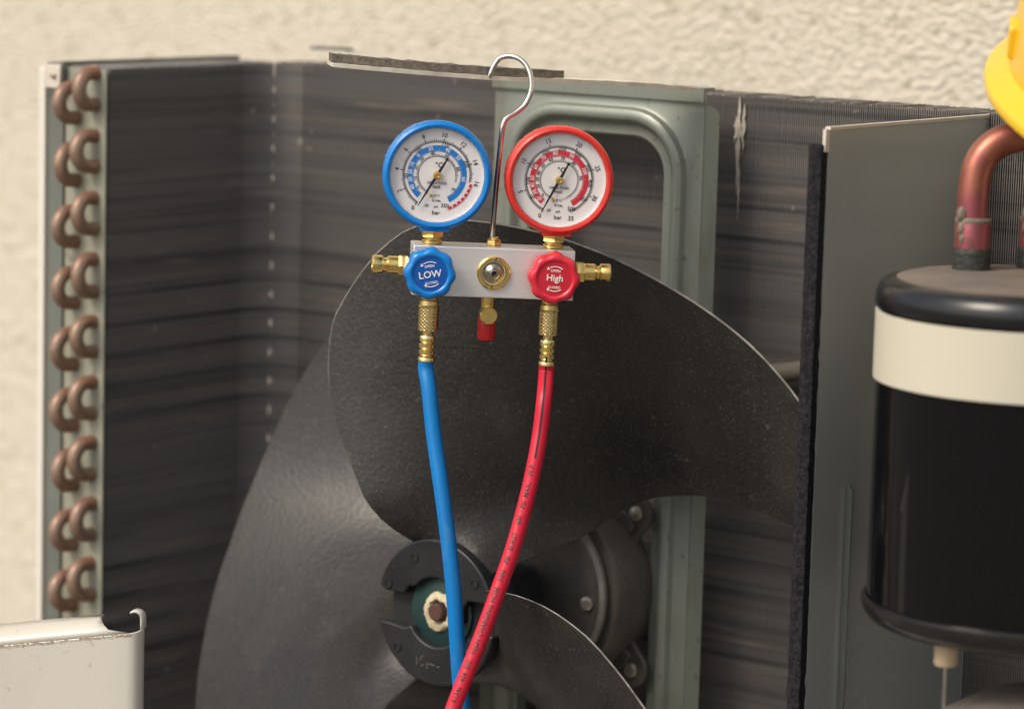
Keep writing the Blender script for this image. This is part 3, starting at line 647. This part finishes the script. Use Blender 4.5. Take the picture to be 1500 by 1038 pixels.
def knob(x, m, md, word, tilt):
    c = Vector((x,-.0135,0)); R = .0158
    sc = lambda q, j: 1 - (.075*(.5-.5*cos(8*q+.4))**1.2 if 1 <= j <= 6 else 0)
    s = MB(); s.lathe([(.0070,.0),(.0070,.006)], c, -Y, 24); s.build('valve_stem', 'brass', MG)
    b = MB(); b.lathe([(R*.90,.0058),(R*.97,.0064),(R,.0078),(R,.0150),(R*.985,.0170),(R*.93,.0186),(R*.84,.0193),(R*.76,.0194),(R*.71,.0192),(R*.66,.0184)], c, -Y, 96, mod=sc, close=False)
    b.lathe([(R*.90,.0058),(.006,.0058)], c, -Y, 96, close=False)
    o = b.build('hand_wheel', m, MG)
    b = MB(); b.lathe([(R*.665,.0183),(.0004,.0184)], c, -Y, 64, close=False); b.build('knob_face', md, o)
    b = MB(); f = c-Y*.0187; ct, st_ = cos(rad(tilt)), sin(rad(tilt)); u = X*ct+Z*st_; w = Z*ct-X*st_
    b.text(word, .0043 if word == 'LOW' else .0052, f, u, w, 0, 1.0); b.text('OPEN', .0017, f+w*.0049, u, w); b.text('CLOSED', .0015, f-w*.0051, u, w)
    b.ring(.0072, .0077, 55+tilt, 118+tilt, f, X, Z, 20); q = rad(122+tilt); d = X*cos(q)+Z*sin(q); t = Z*cos(q)-X*sin(q)
    b.add([f+d*.0064, f+d*.0085, f+d*.0073+t*.0017], [(0,1,2)])
    b.ring(.0072, .0077, 248+tilt, 305+tilt, f, X, Z, 20); q = rad(245+tilt); d = X*cos(q)+Z*sin(q); t = Z*cos(q)-X*sin(q)
    b.add([f+d*.0064, f+d*.0085, f+d*.0073-t*.0017], [(0,1,2)])
    b.build('lettering', 'ink_white', o, fix=False)
    return o
knob(-.0398, 'blue', 'blue_dark', 'LOW', 10)
knob(.0352, 'red_knob', 'red_dark', 'High', -2)

# sight glass
b = MB(); b.lathe([(.0102,-.001),(.0102,.0012),(.0094,.0020),(.0078,.0020),(.0072,.0012),(.0070,-.002)], (0,-.0135,0), -Y, 48, close=False); o = b.build('sight_glass', 'brass', MG)
b = MB(); b.lathe([(.0070,-.0006),(.0064,.0004),(.0046,.0012),(.0030,.0024),(.0024,.0036),(.0018,.0038),(.0014,.0030)], (0,-.0135,0), -Y, 36, close=False); b.build('sight_core', 'steel_dark', o)
b = MB(); b.lathe([(.0016,.0031),(.0002,.0030)], (0,-.0135,0), -Y, 16, close=False)
for a in (82, 262): q = rad(a); b.obox(Vector((cos(q)*.0076,-.0157,sin(q)*.0076)), Vector((cos(q),0,sin(q)))*.0022, Vector((-sin(q),0,cos(q)))*.0006, (0,.0003,0))
b.build('sight_slot', 'black', o)
# quick couplers at both ends
for s in (-1, 1):
    o_ = Vector((s*.0492,0,.0012)); ax = X*s; b = MB()
    b.lathe([(.0045,0),(.0045,.0024)], o_, ax, 24); hexprism(b, .0066, .0022, .0078, o_, ax)
    b.lathe([(.0054,.0076),(.0054,.0140),(.0047,.0146),(.0042,.0152),(.0042,.0168),(.0050,.0172),(.0056,.0180),(.0056,.0232),(.0050,.0238),(.0034,.0238),(.0030,.0222)], o_, ax, 32)
    b.build('side_coupler', 'brass', MG)
# ports under the valves (hoses screw on here)
for x in (-.0372, .0368):
    b = MB(); b.lathe([(.0052,-.0150),(.0052,-.0190),(.0044,-.0196),(.0044,-.024)], (x,0,0), Z, 24); b.build('hose_port', 'brass', MG)
# centre charging port with round plug and red cap
b = MB(); b.lathe([(.0042,-.0150),(.0042,-.0300)], (-.0012,0,0), Z, 24); o = b.build('centre_port', 'brass', MG)
b = MB(); b.lathe([(.0042,-.004),(.0051,-.003),(.0053,.0006),(.0053,.0086),(.0048,.0092),(.0004,.0092)], (-.0012,0,-.0268), -Y, 32, mod=lambda q,j: 1+(.012 if int(q*9)%2 and j in (2,3) else 0)); b.build('service_plug', 'brass', o)
b = MB(); b.lathe([(.0052,-.0285),(.0055,-.0295),(.0056,-.0400),(.0050,-.0425),(.0030,-.0434),(.0004,-.0436)], (-.0014,.0005,0), Z, 32); b.build('red_cap', 'red_cap', o)
# wire hook
MI = (Matrix.Translation(MG.location) @ MG.rotation_euler.to_matrix().to_4x4()).inverted()
hk = [P(721,351,1.955),P(723,320,1.954),P(728,262,1.951),P(735,196,1.947),P(738,180,1.9465),P(744,172,1.947),P(757,164,1.948),P(770,152,1.949),P(778,132,1.950),P(777.5,112,1.951),P(771,96,1.953),P(760,86,1.955),P(746,82.5,1.957),P(732,86,1.958),P(724,96,1.958),P(719,107,1.958),P(716.5,113.5,1.9585)]
b = MB(); b.tube(spline([MI@p for p in hk], 8), .00165, 14); b.build('hook', 'steel', MG)
b = MB(); hexprism(b, .0047, .0151, .0188, (.0006,0,0), Z); b.lathe([(.003,.0186),(.0028,.0205)], (.0006,0,0), Z, 16); b.build('hook_nut', 'brass', MG)

# ------------------------------------------------------------------ hoses
MW = MI.inverted()
def hose(name, lx, pix, m, label, words=None):
    H = empty(name, MW @ Vector((lx,0,-.0205))); H.rotation_euler = MG.rotation_euler
    inv = (Matrix.Translation(H.location) @ H.rotation_euler.to_matrix().to_4x4()).inverted()
    tag(H, label, 'hose')
    b = MB(); R = .0064; nn = 40                                     # diamond-knurled nut
    b.lathe([(.0048,.001),(.0058,.0006),(.0060,-.0018),(.0055,-.0022)], (0,0,0), Z, 30, close=False)
    prof = [(R*.9,-.0020),(R,-.0026)] + [(R,-.0026-.0146*i/22) for i in range(1,23)] + [(R*.92,-.0178),(.0045,-.0180)]
    b.lathe(prof, (0,0,0), Z, 80, mod=lambda q, j: 1-.10*max(abs(((q*15/(2*pi)+j*.30) % 1)-.5)*2-.45, abs(((q*15/(2*pi)-j*.30) % 1)-.5)*2-.45, 0) if 1 < j < 24 else 1, close=False, smooth=False)
    b.build('coupling_nut', 'brass_pale', H)
    b = MB(); pf = [(.0034,-.0178),(.0034,-.0204),(.0046,-.0208),(.0049,-.0216)]
    for k in range(3): z = -.0222-.0040*k; pf += [(.0050,z),(.0050,z-.0020),(.0040,z-.0028),(.0040,z-.0034)]
    pf += [(.0050,-.0342),(.0053,-.0350),(.0053,-.0366),(.0048,-.0368)]
    b.lathe(pf, (0,0,0), Z, 32, close=False); b.build('crimp_ferrule', 'brass_pale', H)
    pts = [inv@P(*p) for p in pix]; pts = [Vector((0,0,-.0355)), Vector((0,0,-.042))]+pts
    cv = spline(pts, 16); hr = .00485
    b = MB(); b.tube(cv, hr, 28); tube = b.build('tube', m, H)
    if words:
        # cumulative length and frames, prints face the camera side a little to the left
        cum = [0]
        for i in range(len(cv)-1): cum.append(cum[-1]+(cv[i+1]-cv[i]).length)
        vd = (inv.to_3x3() @ -FW).normalized()
        def fr(s):
            i = max(0, min(len(cv)-2, next((k for k in range(len(cum)-1) if cum[k+1] >= s), len(cv)-2)))
            t = (s-cum[i])/max(1e-9, cum[i+1]-cum[i]); p = cv[i].lerp(cv[i+1], t)
            ta = ((cv[min(i+2,len(cv)-1)]-cv[max(i-1,0)])).normalized(); ta = -ta          # reading direction: up the hose
            n = (vd - ta*vd.dot(ta)).normalized(); lf = n.cross(ta)                        # lf: letter-up direction
            return p, ta, n, lf
        def s_at(py):
            best = min(range(len(cv)), key=lambda i: abs(project_y(cv[i])-py)); return cum[best]
        def project_y(p):
            d = (inv.inverted()@p)-CAM; return 519-FPX*d.dot(UP)/d.dot(FW)
        b = MB(); wh = .0034; off = rad(16)
        for wd, py in words:
            v, f, w_ = text_mesh(wd); bm = bmesh.new(); vs = [bm.verts.new((x*wh*.84, y*wh, 0)) for x, y in v]
            for q in f:
                try: bm.faces.new([vs[i] for i in q])
                except ValueError: pass
            bmesh.ops.triangulate(bm, faces=bm.faces); bmesh.ops.subdivide_edges(bm, edges=bm.edges, cuts=2, use_grid_fill=True)
            bm.verts.index_update(); s0 = s_at(py); vv = []
            for q in bm.verts:
                p, ta, n, lf = fr(s0 - q.co.x); a = q.co.y/hr + off
                vv.append(p + (n*cos(a)+lf*sin(a))*(hr+.00012))
            b.add(vv, [tuple(x.index for x in q.verts) for q in bm.faces]); bm.free()
        n = 60; s0, s1 = cum[2]-.006, s_at(673); v = []; f = []
        for i in range(n+1):
            p, ta, nn_, lf = fr(s0+(s1-s0)*i/n)
            for a in (-.13, 0, .13): v.append(p+(nn_*cos(a+.10)+lf*sin(a+.10))*(hr+.00012))
        for i in range(n): f += [(3*i,3*i+1,3*i+4,3*i+3),(3*i+1,3*i+2,3*i+5,3*i+4)]
        b.add(v, f); b.build('print', 'ink', H, fix=False)
    return H
hose('charging_hose', -.0372, [(628.5,570,1.957),(636,640,1.955),(646,710,1.952),(656,785,1.950),(664,860,1.950),(669,930,1.952),(674,1000,1.955),(681,1075,1.960),(690,1180,1.965),(700,1330,1.975),(705,1600,1.985),(690,1785,1.99)], 'blue_hose',
     'blue charging hose under the gauge set, running straight down behind the red hose')
hose('charging_hose', .0368, [(797,585,1.955),(791,635,1.953),(781,690,1.950),(767,748,1.947),(749,810,1.943),(727,872,1.939),(702,940,1.935),(678,1000,1.932),(655,1062,1.930),(615,1180,1.925),(570,1330,1.92),(530,1600,1.92),(515,1785,1.925)], 'red_hose',
     'red charging hose with black lettering, crossing in front of the blue hose',
     [('W.P.',690),('MAX.',719),('PSI',742),('600',763),('BURST',793),('PSI',823),('3000',846),('HOSE',872),('CHARGING',910),('HIGH',948),('502',973),('404',993),('R134a',1017),('FOR',1045)])

# ------------------------------------------------------------------ hard hat
HC = P(1742,122,1.80)
HT = empty('hard_hat', HC)
tag(HT, 'yellow plastic hard hat resting over the copper pipes at the upper right', 'hard hat')
HT.rotation_euler = (Matrix.Rotation(rad(37), 4, 'Z') @ Matrix.Rotation(rad(17), 4, 'X')).to_euler()
b = MB(); na = 72; prof = [(1.0,.000),(.997,.012),(.985,.030),(.955,.052),(.90,.074),(.80,.095),(.64,.112),(.42,.123),(.2,.128),(.01,.129)]
sx, sy = .1005, .125
v = []; f = []
for r, h in prof:
    for k in range(na): q = 2*pi*k/na; rib = 1+ (.018*math.exp(-((cos(q)*r*sx)/.012)**2)); v.append((sx*r*cos(q), sy*r*sin(q), h*rib))
for j in range(len(prof)-1):
    for k in range(na): p = j*na+k; q = j*na+(k+1)%na; f.append((p,q,q+na,p+na))
b.add(v, f, 0, True); o = b.build('shell', 'hat', HT); sm = o.modifiers.new('sub', 'SUBSURF'); sm.levels = 1; sm.render_levels = 1
so_ = o.modifiers.new('solid', 'SOLIDIFY'); so_.thickness = .0025; so_.offset = -1
v = []; f = []; bp = [(0.0,.004),(.35,.0015),(1,-.004),(1.06,-.0065),(1.03,-.009),(.9,-.0078),(.3,-.003),(0,-.001)]
for u, h in bp:
    for k in range(na):
        q = 2*pi*k/na; fl = .0135 + .020*max(0, -sin(q))**3; v.append(((sx*.99+fl*u)*cos(q), (sy*.99+fl*u)*sin(q), h))
for j in range(len(bp)):
    for k in range(na): p = j*na+k; q = j*na+(k+1)%na; p2 = ((j+1)%len(bp))*na+k; q2 = ((j+1)%len(bp))*na+(k+1)%na; f.append((p,q,q2,p2))
b = MB(); b.add(v, f, 0, True); b.build('brim', 'hat', HT)
for q in (rad(172), rad(8)):
    d = Vector((cos(q),sin(q),0)); t = Vector((-sin(q),cos(q),0)); b = MB()
    b.prism([(-.012,.010),(.012,.010),(.011,.028),(.008,.030),(-.008,.030),(-.011,.028)], d*(sx*.965), t, Z, d*.0055); bevel(b.build('accessory_slot', 'hat', HT), .0015, 3)
q = rad(215); d = Vector((cos(q),sin(q)*1.24,0)); t = Vector((-sin(q),cos(q),0)); b = MB()
b.prism([(-.012,.006),(.012,.006),(.012,.020),(-.012,.020)], d*(sx*.968), t, Z, d*.003); bevel(b.build('slot_frame', 'hat', HT), .001, 2)

# ------------------------------------------------------------------ loose white panel at lower left
CP = empty('cabinet_panel', Vector((P(215,1038,1.955).x, P(215,1038,1.955).y, 0)))
tag(CP, 'white enamelled sheet metal cabinet panel with curled corner tab at lower left', 'panel')
A = P(202,926,1.955); B = P(-160,962,1.985); ex = (B-A); ex.z = 0; ex.normalize(); slope = (B.z-A.z)/((B-A).length)
ey = Vector((-ex.y, ex.x, 0)); 
if ey.dot(FW) < 0: ey = -ey
o0 = A - CP.location
def pp(u, d, h): return o0 + ex*u + ey*d + Z*(h + slope*u)
b = MB(); LN = .55; bot = -(A.z-.002)
# face with rounded right edge, sheet thickness
prof = [(.0,.012),(.0,.006),(.0012,.0025),(.0036,.0006),(.007,.0)]
cols = [(u, d) for u, d in prof] + [(.02,0),(.06,0),(.12,0),(.25,0),(LN,0)]
# shallow embossed field
def emb(u, h): return 0
rows_ = [0,-.0006] + [-.02,-.05,-.1,-.2,bot]
v = []; f = []
for h in rows_:
    for u, d in cols: v.append(pp(u+ (-.0085*min(1,-h/.05)*0), d, h))
nc = len(cols)
for i in range(len(rows_)-1):
    for j in range(nc-1): a = i*nc+j; f.append((a,a+1,a+nc+1,a+nc))
b.add(v, f, 0, True); o = b.build('face', 'white', CP); s_ = o.modifiers.new('s','SOLIDIFY'); s_.thickness = .0012; s_.offset = 0
# top flange: rises from the seam, rolls back
b = MB(); v = []; f = []; pr = [(.0008,.0000),(.0016,.0030),(.0040,.0052),(.0095,.0066),(.018,.0072),(.030,.0074)]
us = [.016,.030,.06,.12,.25,LN]
for i, u in enumerate(us):
    for j, (d, h) in enumerate(pr):
        uu = u+ (.016*j/(len(pr)-1) if i == 0 else 0) - (.010 if i == 0 and j == 0 else 0); v.append(pp(uu, d, h + .0002))
for i in range(len(us)-1):
    for j in range(len(pr)-1): a = i*len(pr)+j; f.append((a,a+1,a+len(pr)+1,a+len(pr)))
b.add(v, f, 0, True); o = b.build('top_flange', 'white', CP); s_ = o.modifiers.new('s','SOLIDIFY'); s_.thickness = .0011; s_.offset = 0
b = MB(); n = 900
for i in range(n):                                                 # caked dirt along the seam
    u = .004+.34*random.random()**1.1; w = .0002+.0006*random.random()**2; h = -.0006+random.gauss(0,.0006)-.0004
    b.obox(pp(u,-.0008,h), ex*(w*random.uniform(1,3)), Z*w, ey*.0010)
b.build('seam_dirt', 'dirt', CP)
b = MB(); v = []; f = []; tp = [(0,.012,0),(.0002,.0125,.005),(.0005,.0122,.0088),(.0022,.0116,.0110),(.0048,.0110,.0120),(.0070,.0106,.0114)]
for i, (u, d, h) in enumerate(tp):
    k = 1-.25*i/5; v += [pp(u,d-.0055*k,h), pp(u,d+.0045*k,h)]
for i in range(len(tp)-1): f.append((2*i,2*i+1,2*i+3,2*i+2))
b.add(v, f, 0, True); o = b.build('corner_tab', 'white', CP); s_ = o.modifiers.new('s','SOLIDIFY'); s_.thickness = .0011; s_.offset = 0
# embossed line low on the face
b = MB(); c = [pp(u,-.0002,h) for u, h in ((.30,-.0455),(.16,-.0440),(.11,-.0432),(.086,-.0435),(.070,-.0470),(.060,-.056),(.055,-.075),(.053,-.12),(.053,-.3))]
b.tube(spline(c, 6), .0011, 10); b.build('embossed_bead', 'white', CP)
